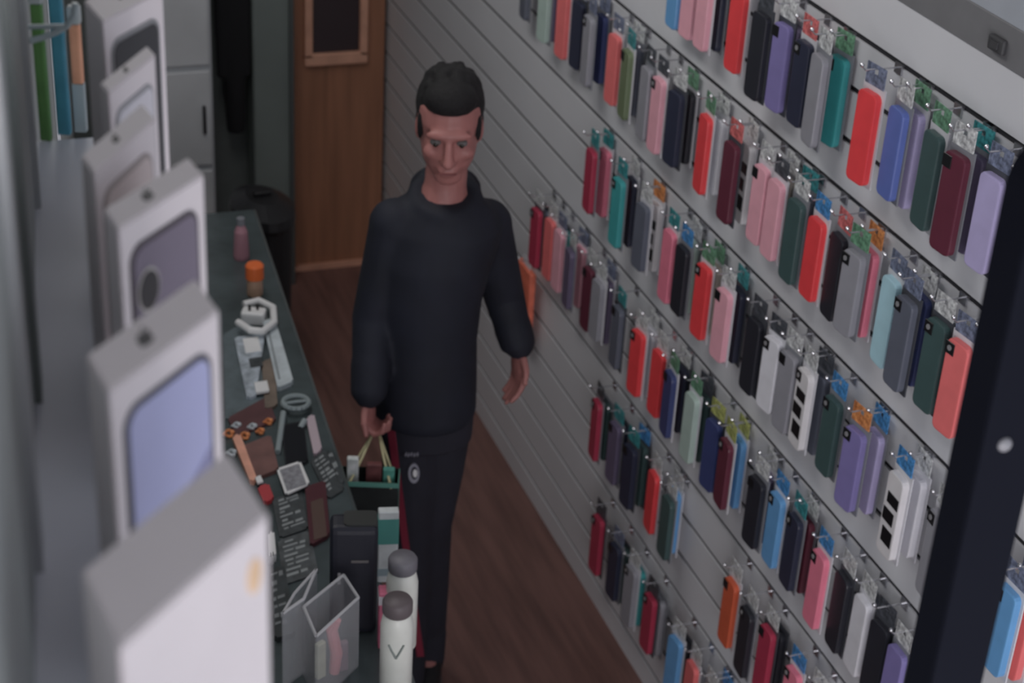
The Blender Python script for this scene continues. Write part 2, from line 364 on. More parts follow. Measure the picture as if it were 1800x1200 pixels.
m_ins = [mat('insert_white', seen(160, 160, 165), .4), mat('insert_grey', seen(98, 100, 106), .4), mat('insert_dark', seen(52, 54, 60), .4)]
m_lens = mat('lens_cutout', (.012, .012, .014), .3)
shell_me, ins_me, card_me, cut_me, hook_me, print_me = [], {}, {}, None, {}, None
CW, CT = .057, .013
def shell_mesh(colname, hgt):
    key = (colname, hgt)
    if key in ins_me: return ins_me[key]
    bm = bmesh.new(); add_prism(bm, rrect(CW, hgt, .012, 3), lambda u, v, q: Vector((-q, u, -hgt/2+v)), -CT/2, CT/2, bev=.003)
    me = tomesh(bm); rgb = COL[colname][1]; me.materials.append(mat('case_'+colname, seen(*rgb), .38, noise=.05, nscale=25))
    for p in me.polygons: p.use_smooth = False
    ins_me[key] = me; return me
def insert_mesh(i, hgt):
    key = ('ins', i, hgt)
    if key not in ins_me:
        bm = bmesh.new(); add_box(bm, 0, .003, -CW/2-.006, CW/2+.004, -hgt-.004, .012)  # backing card; pale edges also stand in for clear-plastic highlights
        me = tomesh(bm); me.materials.append(m_ins[i]); ins_me[key] = me
    return ins_me[key]
def header_mesh(c):
    if c not in card_me:
        bm = bmesh.new(); add_box(bm, -.0005, .0012, -.029, .029, .004, .026); add_box(bm, -.0005, .0012, -.029, -.006, .026, .036); add_box(bm, -.0005, .0012, .006, .029, .026, .036); add_box(bm, -.0005, .0012, -.029, .029, .036, .044)
        me = tomesh(bm); me.materials.append(mat('header_'+c, seen(*HC[c]), .4, noise=.6, nscale=110)); card_me[c] = me
    return card_me[c]
bm = bmesh.new(); add_box(bm, -.0012, 0, .006, .030, -.030, -.007, bev=.0005); 
m0 = tomesh(bm); m0.materials.append(m_lens); cut_me = m0
bm = bmesh.new(); add_lathe(bm, [(.0052, 0), (.0052, .0012)], 10); 
m1 = tomesh(bm); m1.transform(Matrix.Rotation(-PI/2, 4, 'Y')); m1.materials.append(mat('lens_ring', (.45, .45, .47), .3, .4)); dot_me = m1
bm = bmesh.new()
for z0, z1, y0, y1 in ((-.065, -.042, -.024, .016), (-.105, -.078, -.016, .022), (-.150, -.118, -.022, .014)): add_box(bm, -.0010, 0, y0, y1, z0, z1)
m2 = tomesh(bm); m2.materials.append(m_lens); print_me = m2
def hook_mesh(dep):
    k = round(dep, 3)
    if k not in hook_me:
        bm = bmesh.new(); add_tube(bm, [(0, 0, 0), (-k-.012, 0, 0), (-k-.02, 0, .008)], .0017, 6); add_ball(bm, Vector((-k-.02, 0, .010)), .0042, seg=8)
        add_box(bm, -.003, .004, -.012, .012, -.012, .008)
        me = tomesh(bm); me.materials.append(m_wire); hook_me[k] = me
    return hook_me[k]
specs = []
for ri, s in enumerate(ROWS):
    lst = []
    for e in s.split():
        px, c, h = e.split(':'); lst.append((int(px), c, h))
    z = rows[ri]-.050
    py_, back = None, False
    for i, (px, c, h) in enumerate(lst):
        dep = .044+random.choice((-.006, -.003, 0, .004, .008))
        y = wall_y(px, XW-dep, z-.05)
        if py_ is not None and py_-y < .068 and not back: dep = .018; y = wall_y(px, XW-dep, z-.05); back = True
        else: back = False
        py_ = y
        specs.append(dict(k=len(specs), ri=ri, i=i, n=len(lst), y=y, z=z, dep=dep, c=c, h=h, lc=lst[i-1][1] if i else None, rc=lst[i+1][1] if i+1 < len(lst) else None))
def ordw(n): return ['first', 'second', 'third', 'fourth', 'fifth', 'sixth', 'seventh', 'eighth', 'ninth', 'tenth', '11th', '12th', '13th', '14th', '15th', '16th', '17th', '18th', '19th', '20th', '21st', '22nd', '23rd', '24th', '25th', '26th', '27th', '28th', '29th', '30th', '31st', '32nd', '33rd'][n]
used = set()
def make_case(loc, c, h, hgt, lb, tilt, full=True, grp=''):
    t = thing('phone_case', lb, 'phone case', loc, tilt, grp)
    sh = link('shell', shell_mesh(c, hgt), None, t)
    ii = 0 if c in ('red', 'coral', 'pink', 'white', 'print', 'rose', 'sky', 'ice') else random.choice((0, 1, 1, 2))
    link('insert', insert_mesh(ii, hgt), None, t, (CT/2, 0, 0))
    if full:
        link('header_card', header_mesh(h), None, t, (CT/2, 0, .006))
        r = random.random()
        if c == 'print': link('printed_windows', print_me, None, sh, (-CT/2-.0002, 0, 0))
        if c not in ('red', 'coral') or r < .3:
            cu = link('camera_cutout', cut_me, None, sh, (-CT/2-.0002, 0, 0)) if r < .6 else None
            if r < .35: link('lens_ring', dot_me, None, sh, (-CT/2-.0014, .018, -.018))
    return t
for s in specs:
    cn = COL[s['c']][0]; rw = ORD[s['ri']]
    same = [q for q in specs if q['ri'] == s['ri'] and q['c'] == s['c']]
    if len(same) == 1: lb = f"only {cn} phone case in the {rw} row of the slatwall"
    else:
        k = same.index(s)
        lb = f"{cn} phone case, {ordw(k)} of its colour from the far end in the {rw} row"
        if s['lc'] and s['rc'] and s['lc'] != s['rc']:
            alt = f"{cn} phone case in the {rw} row between {COL[s['lc']][0].split(' with')[0]} and {COL[s['rc']][0].split(' with')[0]} cases"
            sig = (s['c'], s['lc'], s['rc'])
            if len([q for q in specs if q['ri'] == s['ri'] and (q['c'], q['lc'], q['rc']) == sig]) == 1 and len([q for q in specs if q['ri'] == s['ri'] and (q['c'], q['rc'], q['lc']) == sig]) == 0 and len(alt.split()) <= 16: lb = alt
    grp = f"phone cases in the {rw} row"
    hgt = random.choice((.172, .178, .182))
    loc = (XW-s['dep'], s['y'], s['z'])
    make_case(loc, s['c'], s['h'], hgt, lb, random.uniform(-.10, .10), True, grp)
    link('peg_hook', hook_mesh(s['dep']+.006), None, wr, (XW, s['y'], s['z']+.043))
    # a second case behind on the same hook
    if random.random() < .75 and s['dep'] > .03 and not (s['i']+1 < s['n'] and specs[s['k']+1]['dep'] < .03) and not (s['i'] and specs[s['k']-1]['dep'] < .03):
        c2 = random.choice(['black', 'ink', 'slate', 'grey', 'pine', 'wine', 'beige', 'plum', 'white', 'teal'])
        if c2 == s['c']: c2 = 'navy'
        l2 = f"{COL[c2][0]} phone case hanging behind the {lb.replace('only ', '').replace(' phone case', ' one')}"
        l2 = ' '.join(l2.split()[:40])
        if True: l2 = f"{COL[c2][0]} case hidden behind hook {ordw(s['i'])} from the far end, {rw} row"
        make_case((loc[0]+.019, loc[1]-random.uniform(.008, .020), loc[2]+.001), c2, s['h'], .172, l2, random.uniform(-.08, .08), False, grp)

# packs on the wall beyond the person
q = at(925, 520, 0, XW-.03)
t = thing('hanging_pack', 'orange red pack hanging on the white wall beyond the person', 'pack', (XW-.035, q.y, q.z))
link('pouch', boxmesh(-.010, .010, -.06, .06, -.12, .10, bev=.006, seg=2), mat('orange_red', seen(190, 88, 66), .5, noise=.2, nscale=30), t)
link('hang_tab', boxmesh(-.001, .001, -.03, .03, .10, .125), m_ins[0], t)
link('peg', hook_mesh(.04), None, t, (.035, 0, .118))

# ------------------------------------------------------------------ black post in the right foreground
t = thing('black_post', 'tall black post with rounded top in the right foreground', 'post', (.7415, .93, 0))
bm = bmesh.new()
pts = [(-.0245, 0), (.0245, 0)] + [(.0245*math.cos(a*PI/12), 2.62+.032*math.sin(a*PI/12)) for a in range(0, 13)]
add_prism(bm, pts, lambda u, v, q: Vector((u, -q, v)), -.018, .018, bev=.004)
link('post_body', tomesh(bm), mat('post_black', (.006, .007, .013), .85), t)
link('side_rail', boxmesh(.0247, .028, -.012, .012, .02, 2.6, bev=.001), mat('post_rail', (.10, .10, .105), .35, .5), t)
link('base_plate', boxmesh(-.12, .12, -.12, .12, 0, .012, bev=.003), m_blk, t)
q = at(1772, 780, 1, .912)
bm = bmesh.new(); add_ball(bm, Vector((q.x-.7415-.003, q.y-.93+.0, q.z)), .006, .004, .006); link('screw_cap', tomesh(bm), mat('grey_cap', (.25, .25, .27), .4), t)

# ------------------------------------------------------------------ counter
CZ = .95
def edge_x(y): return .775+.067*(y-2.49)
def cq(y0, y1, z0, z1, inset=0, lx=.02):
    bm = bmesh.new(); v = []
    for z in (z0, z1):
        for x, y in ((left_x(y0)+lx, y0), (edge_x(y0)-inset, y0), (edge_x(y1)-inset, y1), (left_x(y1)+lx, y1)): v.append(bm.verts.new((x, y, z)))
    for f in ((0, 1, 2, 3), (4, 5, 6, 7), (0, 1, 5, 4), (1, 2, 6, 5), (2, 3, 7, 6), (3, 0, 4, 7)): bm.faces.new([v[i] for i in f])
    return tomesh(bm)
t = thing('display_counter', 'long dark glass topped counter covered with small goods', 'counter', (0, 0, 0))
link('body', cq(1.4, 4.55, .05, CZ-.03, .02), mat('counter_body', (.10, .11, .115), .5, noise=.08), t)
link('plinth', cq(1.45, 4.5, 0, .05, .06), m_blk, t)
link('glass_top', cq(1.4, 4.56, CZ-.03, CZ), mat('counter_top', (.075, .095, .10), .22, noise=.25, nscale=9), t)
bm = bmesh.new(); add_tube(bm, [(edge_x(1.4), 1.4, CZ-.008), (edge_x(4.56), 4.56, CZ-.008)], .008, 8); link('edge_strip', tomesh(bm), mat('edge_strip', (.16, .19, .19), .35, .5), t)

def on(px, py, z=CZ): return at(px, py, 2, z)
def flat(name, label, cat, c4, th, m, z=CZ, parent=None, extra=None, grp=None):
    """a slab lying on the counter with the four given corners"""
    P = [on(*c, z) for c in c4]; ctr = sum(P, Vector())/4
    t = thing(name, label, cat, ctr, 0, grp)
    bm = bmesh.new(); b2 = bmesh.new()
    A = [b2.verts.new(p-ctr) for p in P]; Bv = [b2.verts.new(p-ctr+Vector((0, 0, th))) for p in P]
    b2.faces.new(A); b2.faces.new(Bv[::-1])
    for i in range(4): b2.faces.new((A[i], A[(i+1) % 4], Bv[(i+1) % 4], Bv[i]))
    bmesh.ops.recalc_face_normals(b2, faces=b2.faces)
    vert = [e for e in b2.edges if abs((e.verts[0].co-e.verts[1].co).z) > th*.9]
    bmesh.ops.bevel(b2, geom=vert, offset=.006, segments=3, affect='EDGES')
    merge(bm, b2); link('body', tomesh(bm), m, t)
    u = (P[1]-P[0]); v = (P[3]-P[0])
    def face(a0, a1, b0, b1, m2, nm, h=.0012):
        o = P[0]-ctr; q = [o+u*a+v*b for a, b in ((a0, b0), (a1, b0), (a1, b1), (a0, b1))]
        bb = bmesh.new(); A = [bb.verts.new(p+Vector((0, 0, th))) for p in q]; B2 = [bb.verts.new(p+Vector((0, 0, th+h))) for p in q]
        bb.faces.new(A); bb.faces.new(B2)
        for i in range(4): bb.faces.new((A[i], A[(i+1) % 4], B2[(i+1) % 4], B2[i]))
        return link(nm, tomesh(bb), m2, t)
    if extra: extra(face)
    return t
m_silver = mat('silver_card', seen(150, 158, 162), .4, noise=.15, nscale=30)
m_whiteplas = mat('white_plastic', seen(190, 190, 190), .35)
m_maroon = mat('maroon_cover', seen(72, 44, 46), .4, noise=.15)
m_textdark = mat('dark_print_card', seen(48, 52, 54), .4, noise=.3, nscale=60)
m_textlight = mat('light_print', seen(112, 117, 118), .5)
m_gold = mat('gold_orange', seen(190, 105, 62), .35, noise=.4, nscale=50)
def lines(n, m2, a0=.12, a1=.88):
    def f(face):
        for i in range(n):
            b = .08+.84*i/n; m = a0+(a1-a0)*random.uniform(.25, .6); t_ = random.uniform(.22, .5)/n
            face(a0+random.random()*.08, m, b, b+t_, m2, 'print_line')
            if random.random() < .75: face(m+.07, a1-random.random()*.15, b, b+random.uniform(.25, .55)/n, m2, 'print_line')
    return f
flat('packet', 'silver grey slim packet lying far out along the counter edge', 'packet', ((462, 572), (483, 566), (516, 678), (488, 690)), .014, m_silver, extra=lambda f: f(.2, .35, .1, .9, mat('seam', seen(105, 112, 115), .4), 'seam'))
flat('blister_pack', 'clear blister pack with whitish card tapering to a point on the counter', 'pack', ((412, 600), (466, 592), (450, 704), (434, 706)), .012, mat('blister', seen(132, 140, 148), .2, noise=.35, nscale=45, coat=.5), extra=lambda f: (f(.25, .75, .05, .3, m_whiteplas, 'card'), f(.3, .7, .4, .55, m_textdark, 'print'), f(.3, .7, .82, .98, m_whiteplas, 'tip', .006)))
flat('notebook', 'maroon booklet under the tip of the blister pack', 'booklet', ((400, 738), (470, 700), (486, 742), (415, 770)), .006, m_maroon)
flat('flat_phone', 'dark phone lying beside the grey ring holder', 'phone', ((494, 752), (534, 745), (542, 816), (502, 824)), .009, mat('phone_black', (.03, .03, .035), .15), extra=lambda f: f(.06, .94, .04, .96, mat('screen_black', (.015, .015, .02), .08), 'screen', .0006))
flat('stylus_pack', 'pale pinkish slim pack at the counter edge', 'pack', ((538, 740), (552, 733), (566, 795), (552, 806)), .010, mat('pale_pink', seen(150, 135, 142), .4))
flat('label_card', 'small white square label card in the middle of the counter', 'card', ((486, 826), (528, 812), (545, 852), (502, 872)), .004, m_whiteplas, z=CZ+.012, extra=lambda f: (f(.1, .9, .1, .9, mat('label_grey', seen(105, 105, 110), .5, noise=.35, nscale=120), 'printed_field'),))
flat('flat_phone', 'maroon phone lying below the white label card', 'phone', ((536, 862), (572, 850), (580, 945), (545, 965)), .010, mat('phone_maroon', seen(66, 32, 38), .3), extra=lambda f: f(.2, .8, .3, .95, mat('brown_patch', seen(70, 52, 46), .4), 'back_print'))
flat('price_card', 'dark card with rows of light print near the counter edge', 'card', ((545, 812), (572, 792), (606, 862), (578, 880)), .005, m_textdark, extra=lines(8, m_textlight))
flat('price_card', 'narrow dark card with light print on the very edge', 'card', ((574, 800), (584, 794), (606, 850), (598, 856)), .006, m_textdark, extra=lines(3, m_textlight))
flat('leaflet', 'dark printed leaflet left of the maroon phone', 'leaflet', ((478, 880), (530, 862), (543, 930), (492, 948)), .004, m_textdark, extra=lines(8, m_textlight))
flat('leaflet', 'dark printed leaflet partly under the grey plastic bag', 'leaflet', ((488, 952), (545, 934), (560, 1010), (498, 1030)), .004, mat('dark_leaflet', seen(60, 64, 66), .4, noise=.4, nscale=40), extra=lines(8, m_textlight))
flat('packet', 'small dark packet beside the big white phone box', 'packet', ((470, 1010), (500, 1000), (520, 1120), (482, 1130)), .012, mat('dk', seen(44, 48, 50), .3, noise=.3), extra=lines(7, mat('dim_print', seen(90, 94, 96), .5)))
flat('brown_case', 'brown phone case lying under the gold trinkets', 'case', ((425, 790), (476, 770), (490, 830), (440, 850)), .010, mat('brown_leather', seen(92, 62, 58), .5, noise=.2))
flat('pink_strip', 'salmon coloured strip beside the brown case', 'strip', ((408, 775), (422, 770), (452, 850), (440, 856)), .014, mat('salmon', seen(180, 125, 105), .4, noise=.2))
flat('red_tag', 'small red tag between the box and the leaflets', 'tag', ((452, 862), (472, 855), (482, 882), (464, 890)), .010, mat('red_tag', seen(150, 45, 50), .4), extra=lambda f: f(.1, .6, -.5, -.1, m_whiteplas, 'white_bead', .004))
flat('adapter', 'small white adapter at the side of the big phone box', 'adapter', ((470, 950), (482, 946), (486, 990), (472, 994)), .02, m_whiteplas, extra=lambda f: (f(.25, .4, .9, 1.0, m_blk, 'pin', .004), f(.6, .75, .9, 1.0, m_blk, 'pin', .004)))
flat('bottle_opener', 'brownish flat pack between silver packet and notebook', 'pack', ((460, 640), (482, 632), (488, 716), (466, 724)), .008, mat('brown_pack', seen(96, 84, 74), .5, noise=.25))
flat('sheet', 'grey green sheet on the counter under the blister pack', 'sheet', ((392, 590), (440, 560), (470, 700), (396, 740)), .003, mat('grey_green_sheet', seen(74, 84, 88), .4, noise=.2), z=CZ)
# gold trinkets, one object each
for i, (px, py, r) in enumerate(((400, 766, .011), (414, 752, .008), (428, 770, .010), (442, 754, .008), (456, 762, .007), (405, 800, .009), (470, 745, .008))):
    q = on(px, py); bm = bmesh.new()
    for k in range(9): 
        a, b = 2*PI*k/9, 2*PI*(k+1)/9
        add_tube(bm, [(r*math.cos(a), r*math.sin(a), .006+.004*math.sin(a*2)), (r*math.cos(b), r*math.sin(b), .006+.004*math.sin(b*2))], .0035, 6)
    add_ball(bm, Vector((r, 0, .008)), .006, seg=8)
    o = link('charm_ring', tomesh(bm), m_gold if i % 2 == 0 else m_silver, None, (q.x, q.y, CZ+.0))
    tag(o, ('gold orange' if i % 2 == 0 else 'silver')+' charm ring in the trinket heap, '+ordw(i)+' counted from the boxes', 'charm', 'charm rings heaped on the counter')
# white plug with looped cable
q = on(446, 566)
t = thing('charger', 'white plug charger with thick looped cable on the counter', 'charger', q)
bm = bmesh.new(); add_box(bm, -.03, .03, -.02, .02, 0, .035, bev=.008, seg=3); link('plug_body', tomesh(bm), m_whiteplas, t, rot=(0, 0, -.4))
bm = bmesh.new(); pts = [on(x, y, CZ+.03)-q for x, y in ((418, 566), (440, 580), (462, 582), (482, 566), (480, 540), (455, 528), (428, 535))]; add_tube(bm, pts, .009, 10); link('cable', tomesh(bm), m_whiteplas, t)
for s in (-1, 1): link('pin', boxmesh(-.003, .003, -.003, .003, .035, .05), m_blk, t, (s*.01, 0, 0))
q = on(440, 500)
t = thing('bottle', 'small bottle with bright orange cap at the far end of the counter', 'bottle', (q.x, q.y-.06, CZ))
bm = bmesh.new(); add_lathe(bm, [(.018, 0), (.021, .004), (.021, .04), (.016, .05)], 16); link('bottle_body', tomesh(bm), mat('white_orange', seen(150, 120, 100), .4), t)
bm = bmesh.new(); add_lathe(bm, [(.024, .05), (.024, .085), (.02, .09)], 16); link('cap', tomesh(bm), mat('orange_cap', seen(190, 84, 36), .4), t)
q = on(418, 440)
t = thing('tube', 'pinkish grey tube standing behind the orange capped bottle', 'tube', (q.x, q.y-.05, CZ))
bm = bmesh.new(); add_lathe(bm, [(.02, 0), (.022, .01), (.018, .08), (.010, .10)], 14); link('tube_body', tomesh(bm), mat('pink_grey', seen(135, 95, 105), .5), t)
bm = bmesh.new(); add_lathe(bm, [(.011, .10), (.011, .12)], 12); link('cap', tomesh(bm), m_ins[1], t)
# grey ring holder
q = on(520, 720)
t = thing('ring_holder', 'grey plastic ring phone holder with two legs', 'holder', q)
m_rh = mat('holder_grey', seen(112, 122, 124), .4)
bm = bmesh.new(); R0 = .030
for k in range(18):
    a, b = 2*PI*k/18, 2*PI*(k+1)/18; add_tube(bm, [(R0*math.cos(a), R0*math.sin(a), .02), (R0*math.cos(b), R0*math.sin(b), .02)], .006, 6)
link('ring', tomesh(bm), m_rh, t)
bm = bmesh.new(); add_tube(bm, [(-R0, 0, .02), (0, .002, .02), (R0, 0, .02)], .004, 6); link('crossbar', tomesh(bm), m_rh, t)
for a, b in (((498, 725), (488, 795)), ((536, 738), (528, 752))):
    bm = bmesh.new(); add_tube(bm, [on(*a, CZ+.015)-q, on(*b, CZ+.006)-q], .007, 8); link('leg', tomesh(bm), m_rh, t)
# black upright pouch
P0 = on(578, 890, 1.16); P1 = on(662, 935, 1.16)
t = thing('pouch', 'tall black zipped pouch standing upright at the counter edge', 'pouch', (0, 0, 0))
a = on(583, 915, 1.17); b = on(662, 952, 1.17); 
ctr = (a+b)/2; ctr.z = CZ; t.location = ctr
dx = .045; ang = -.25; t.rotation_euler = (0, 0, ang)
bm = bmesh.new(); add_box(bm, -dx, dx, -.028, .028, 0, .245, bev=.014, seg=3); link('body', tomesh(bm), mat('pouch_black', (.014, .015, .026), .5, bump=.2, nscale=80), t)
bm = bmesh.new(); add_prism(bm, rrect(.062, .075, .010, 3), lambda u, v, q: Vector((.012+u, v*.6+.004, .2405+q+v*.02)), 0, .008); link('flap', tomesh(bm), mat('flap_grey', (.035, .037, .035), .35), t)
link('zip_pull', boxmesh(-.030, -.024, -.032, -.027, .12, .145, bev=.001), mat('pull_silver', (.6, .6, .62), .3, .5), t)
link('shine_strip', boxmesh(-.005, .028, -.0300, -.0282, .168, .174, bev=.0005), mat('shine_grey', (.14, .13, .13), .4), t)  # lighter grey strip painting the shine on the pouch
# two bottles with grey caps
m_cap = mat('grey_cap_round', seen(88, 86, 92), .5, noise=.08, nscale=50)
for i, (px, py, lb) in enumerate(((712, 978, 'white bottle with slate grey round cap, the farther of the two'), (703, 1052, 'white bottle with brownish grey round cap and grey chevron print, the nearer of two'))):
    q = on(px, py, CZ+.205); x = min(q.x, edge_x(q.y)-.028)
    t = thing('bottle', lb, 'bottle', (q.x-.004, q.y, CZ), 0, 'white bottles with grey caps')
    bm = bmesh.new(); add_lathe(bm, [(.027, 0), (.030, .004), (.030, .15), (.026, .17), (.022, .178)], 24); o = link('bottle_body', tomesh(bm), mat('cream_bottle', seen(178, 180, 172), .35, noise=.05), t, smooth=True)
    bm = bmesh.new(); add_lathe(bm, [(.0255, .176), (.0275, .18), (.0275, .200), (.024, .206)], 24); link('cap', tomesh(bm), m_cap if i == 0 else mat('brown_cap_round', seen(78, 70, 72), .5, noise=.08), t, smooth=True)
    bm = bmesh.new()
    for s in (-1, 1): 
        pts = [(.0306*math.sin(-.3+s*u*.45), -.0306*math.cos(-.3+s*u*.45), .095+.028*u) for u in (0, .33, .66, 1)]
        add_tube(bm, pts, .0022, 6)
    link('chevron_print', tomesh(bm), mat('chevron', seen(105, 112, 108), .5), t)
# teal and white package by the bottles, plus a pink one
def upright(name, lb, cat, px, py, ztop, wd, dp, col, rz=0, stripe=None):
    q = on(px, py, ztop); t = thing(name, lb, cat, (q.x, q.y, CZ), rz); h = ztop-CZ
    link('carton', boxmesh(-wd/2, wd/2, -dp/2, dp/2, 0, h, bev=.002), mat('c_'+lb[:12], seen(*col), .4, noise=.12, nscale=30), t)
    if stripe:
        for (z0, z1, c) in stripe: link('printed_band', boxmesh(-wd/2-.0006, wd/2+.0006, -dp/2-.0006, dp/2+.0006, h*z0, h*z1), mat('b%d%d%d' % c, seen(*c), .4), t)
    return t
upright('carton', 'slim white and teal carton behind the bottles', 'carton', 683, 895, CZ+.17, .040, .02, (160, 165, 165), -.2, ((.55, .9, (60, 120, 112)), (.1, .2, (110, 125, 130))))
upright('carton', 'narrow pink carton between pouch and bottles', 'carton', 676, 1035, CZ+.13, .022, .03, (205, 95, 120), -.2, ((.8, .95, (170, 165, 170)),))
# acrylic boxes
m_acr = mat('acrylic', (.62, .63, .66), .12, alpha=.24)
def acrylic(lb, c4, zt, contents):
    P = [on(*c, zt) for c in c4]; ctr = sum(P, Vector())/4; ctr.z = CZ; h = zt-CZ
    t = thing('acrylic_box', lb, 'box', ctr, 0, 'clear acrylic boxes on the counter')
    Q = [Vector((p.x-ctr.x, p.y-ctr.y, 0)) for p in P]
    for i in range(4):
        a, b = Q[i], Q[(i+1) % 4]; n = Vector(((b-a).y, -(b-a).x, 0)).normalized()*.002
        bm = bmesh.new(); v = [bm.verts.new(p) for p in (a, b, b-n, a-n)]+[bm.verts.new(p+Vector((0, 0, h))) for p in (a, b, b-n, a-n)]
        for f in ((0, 1, 2, 3), (4, 5, 6, 7), (0, 1, 5, 4), (1, 2, 6, 5), (2, 3, 7, 6), (3, 0, 4, 7)): bm.faces.new([v[j] for j in f])
        link('side_panel', tomesh(bm), m_acr, t)
        bm = bmesh.new(); add_tube(bm, [a+Vector((0, 0, h)), b+Vector((0, 0, h))], .003, 6); link('rim', tomesh(bm), mat('acr_rim', (.55, .55, .57), .3), t)
    bm = bmesh.new(); v = [bm.verts.new(p+Vector((0, 0, z))) for z in (0, .003) for p in Q]
    for f in ((0, 1, 2, 3), (4, 5, 6, 7), (0, 1, 5, 4), (1, 2, 6, 5), (2, 3, 7, 6), (3, 0, 4, 7)): bm.faces.new([v[j] for j in f])
    link('base', tomesh(bm), m_acr, t)
    return ctr, Q
c1, _ = acrylic('frosted open box with notched rim, left of the clear box with pink goods', ((497, 1078), (518, 1042), (556, 1000), (534, 1052)), CZ+.17, None)
c2, Q2 = acrylic('clear rectangular acrylic box holding pink and cream goods', ((534, 1066), (604, 1010), (630, 1050), (556, 1118)), CZ+.16, None)
bm = bmesh.new(); add_tube(bm, [(0, 0, .004), (.004, 0, .05), (-.004, .004, .10), (.006, 0, .125)], [.010, .012, .011, .007], 10)
tag(link('lipstick_case', tomesh(bm), mat('salmon_pink', seen(235, 112, 118), .35), None, (c2.x+.006, c2.y-.005, CZ)), 'salmon pink stick standing inside the clear acrylic box', 'stick')
bm = bmesh.new(); add_box(bm, -.010, .010, -.006, .006, .004, .085, bev=.002)
tag(link('small_carton', tomesh(bm), mat('cream_green', seen(150, 150, 128), .5, noise=.2), None, (c2.x-.022, c2.y-.012, CZ), (0, 0, .5)), 'cream green little carton inside the clear acrylic box', 'carton')
bm = bmesh.new(); add_box(bm, -.008, .008, -.006, .006, .004, .07, bev=.002)
tag(link('small_carton', tomesh(bm), mat('plum_carton', seen(110, 84, 96), .5), None, (c2.x+.024, c2.y-.002, CZ), (0, 0, .2)), 'plum coloured little carton inside the clear acrylic box', 'carton')
q = on(540, 1185)
bm = bmesh.new(); add_box(bm, -.02, .02, -.012, .012, 0, .05, bev=.004, seg=2)

# ------------------------------------------------------------------ person
YP = 3.46
def J(px, py, Y=YP): return at(px, py, 1, Y)
toward = Vector((-.31, -.95, 0)).normalized(); side = Vector((.95, -.31, 0)).normalized()
m_skin = mat('skin', seen(118, 74, 70, .8), .5, noise=.06, nscale=30)
m_jkt = mat('dark_navy_jacket', (.011, .013, .024), .75, noise=.25, nscale=8, bump=.3)
m_trs = mat('dark_trousers', (.022, .022, .034), .8, noise=.2, nscale=8, bump=.2)
hd = J(790, 222, YP-.03); nk = J(783, 322); nb = J(780, 352)
ch = J(760, 450); wa = J(752, 590); pv = J(748, 690)
sR, sL = J(694, 392, YP+.01), J(856, 392, YP+.01)
eR, wR = J(656, 560, YP-.0), J(648, 700, YP-.09)
eL, wL = J(886, 520, YP+.04), J(912, 614, YP-.02)
hR, hL = J(722, 715), J(778, 715, YP+.02)
aR = at(716, 1180, 2, .085); aL = at(752, 1140, 2, .085)
kR = J(722, 945, aR.y-.02); kL = J(756, 920, (aL.y+YP)/2-.02)
pt = thing('person', 'person in dark jacket and trousers with red stripe walking with a carrier bag', 'person', ((aR.x+aL.x)/2, (aR.y+aL.y)/2, 0))
po = pt.location.copy()
def rel(v): return v-po
rotH = Matrix((side, -toward, Vector((0, 0, 1)))).transposed()   # x=side, y=away
tilt = Matrix.Rotation(.16, 3, side)                              # looks down a little
if (tilt @ toward).z > 0: tilt = Matrix.Rotation(-.16, 3, side)
RH = tilt @ rotH
def hp(x, y, z): return rel(hd) + RH @ Vector((x*.94, -y*.98, z*1.10))         # y = forward
def fingers(bm, wrist, direction, palmn, spread, curl, s=1.0, thumb=1):
    d = direction.normalized(); n = palmn.normalized(); a0 = d.cross(n).normalized(); l = a0*thumb
    palm = wrist + d*.045*s
    add_ball(bm, palm, .036*s, .016*s, .046*s, rot=Matrix((l, n, d)).transposed(), seg=14)
    for k, (o, ln) in enumerate(((.027, .066), (.009, .076), (-.009, .071), (-.026, .056))):
        p0 = wrist + d*.062*s + l*o*s; pts = [p0]; dd = d.copy(); p = p0
        for j, f in enumerate((.42, .33, .25)):
            dd = (Matrix.Rotation(curl[j], 3, a0) @ dd).normalized(); p = p + (dd+l*o*spread)*ln*f*s*1.15; pts.append(p.copy())
        add_limb(bm, pts, [.0088*s, .0085*s, .0078*s, .0066*s], 8)
    p0 = wrist + d*.02*s + l*.026*s; p1 = p0 + (d*.6+l*.7+n*.2).normalized()*.034*s; p2 = p1 + (d*.85+l*.3+n*.3).normalized()*.028*s
    add_limb(bm, [p0, p1, p2], [.011*s, .0095*s, .008*s], 8)
bm = bmesh.new()
# head
add_ball(bm, hp(0, -.012, .030), .073, .094, .088, RH)
add_ball(bm, hp(0, .012, -.030), .062, .078, .078, RH)
add_ball(bm, hp(0, .045, -.083), .034, .034, .026, RH)
add_ball(bm, hp(0, .080, .022), .052, .014, .012, RH)              # brow
add_limb(bm, [hp(0, .086, .010), hp(0, .097, -.012), hp(0, .106, -.030)], [.009, .010, .013], 10)
for s in (-1, 1):
    add_ball(bm, hp(s*.011, .096, -.033), .009, .009, .007, RH)
    add_ball(bm, hp(s*.040, .066, -.022), .018, .016, .016, RH)    # cheek
    add_ball(bm, hp(s*.072, -.005, -.005), .008, .017, .030, RH)   # ear
add_ball(bm, hp(0, .084, -.056), .024, .010, .006, RH); add_ball(bm, hp(0, .081, -.066), .021, .010, .007, RH)
add_limb(bm, [hp(0, -.02, -.05), rel(nk), rel(nb), rel(ch)], [.046, .048, .058, .08])
add_tube(bm, [rel(nb)+Vector((0, 0, -.05)), rel(ch), rel(wa), rel(pv)], [(.06, .05), (.11, .08), (.10, .075), (.11, .085)], 18)
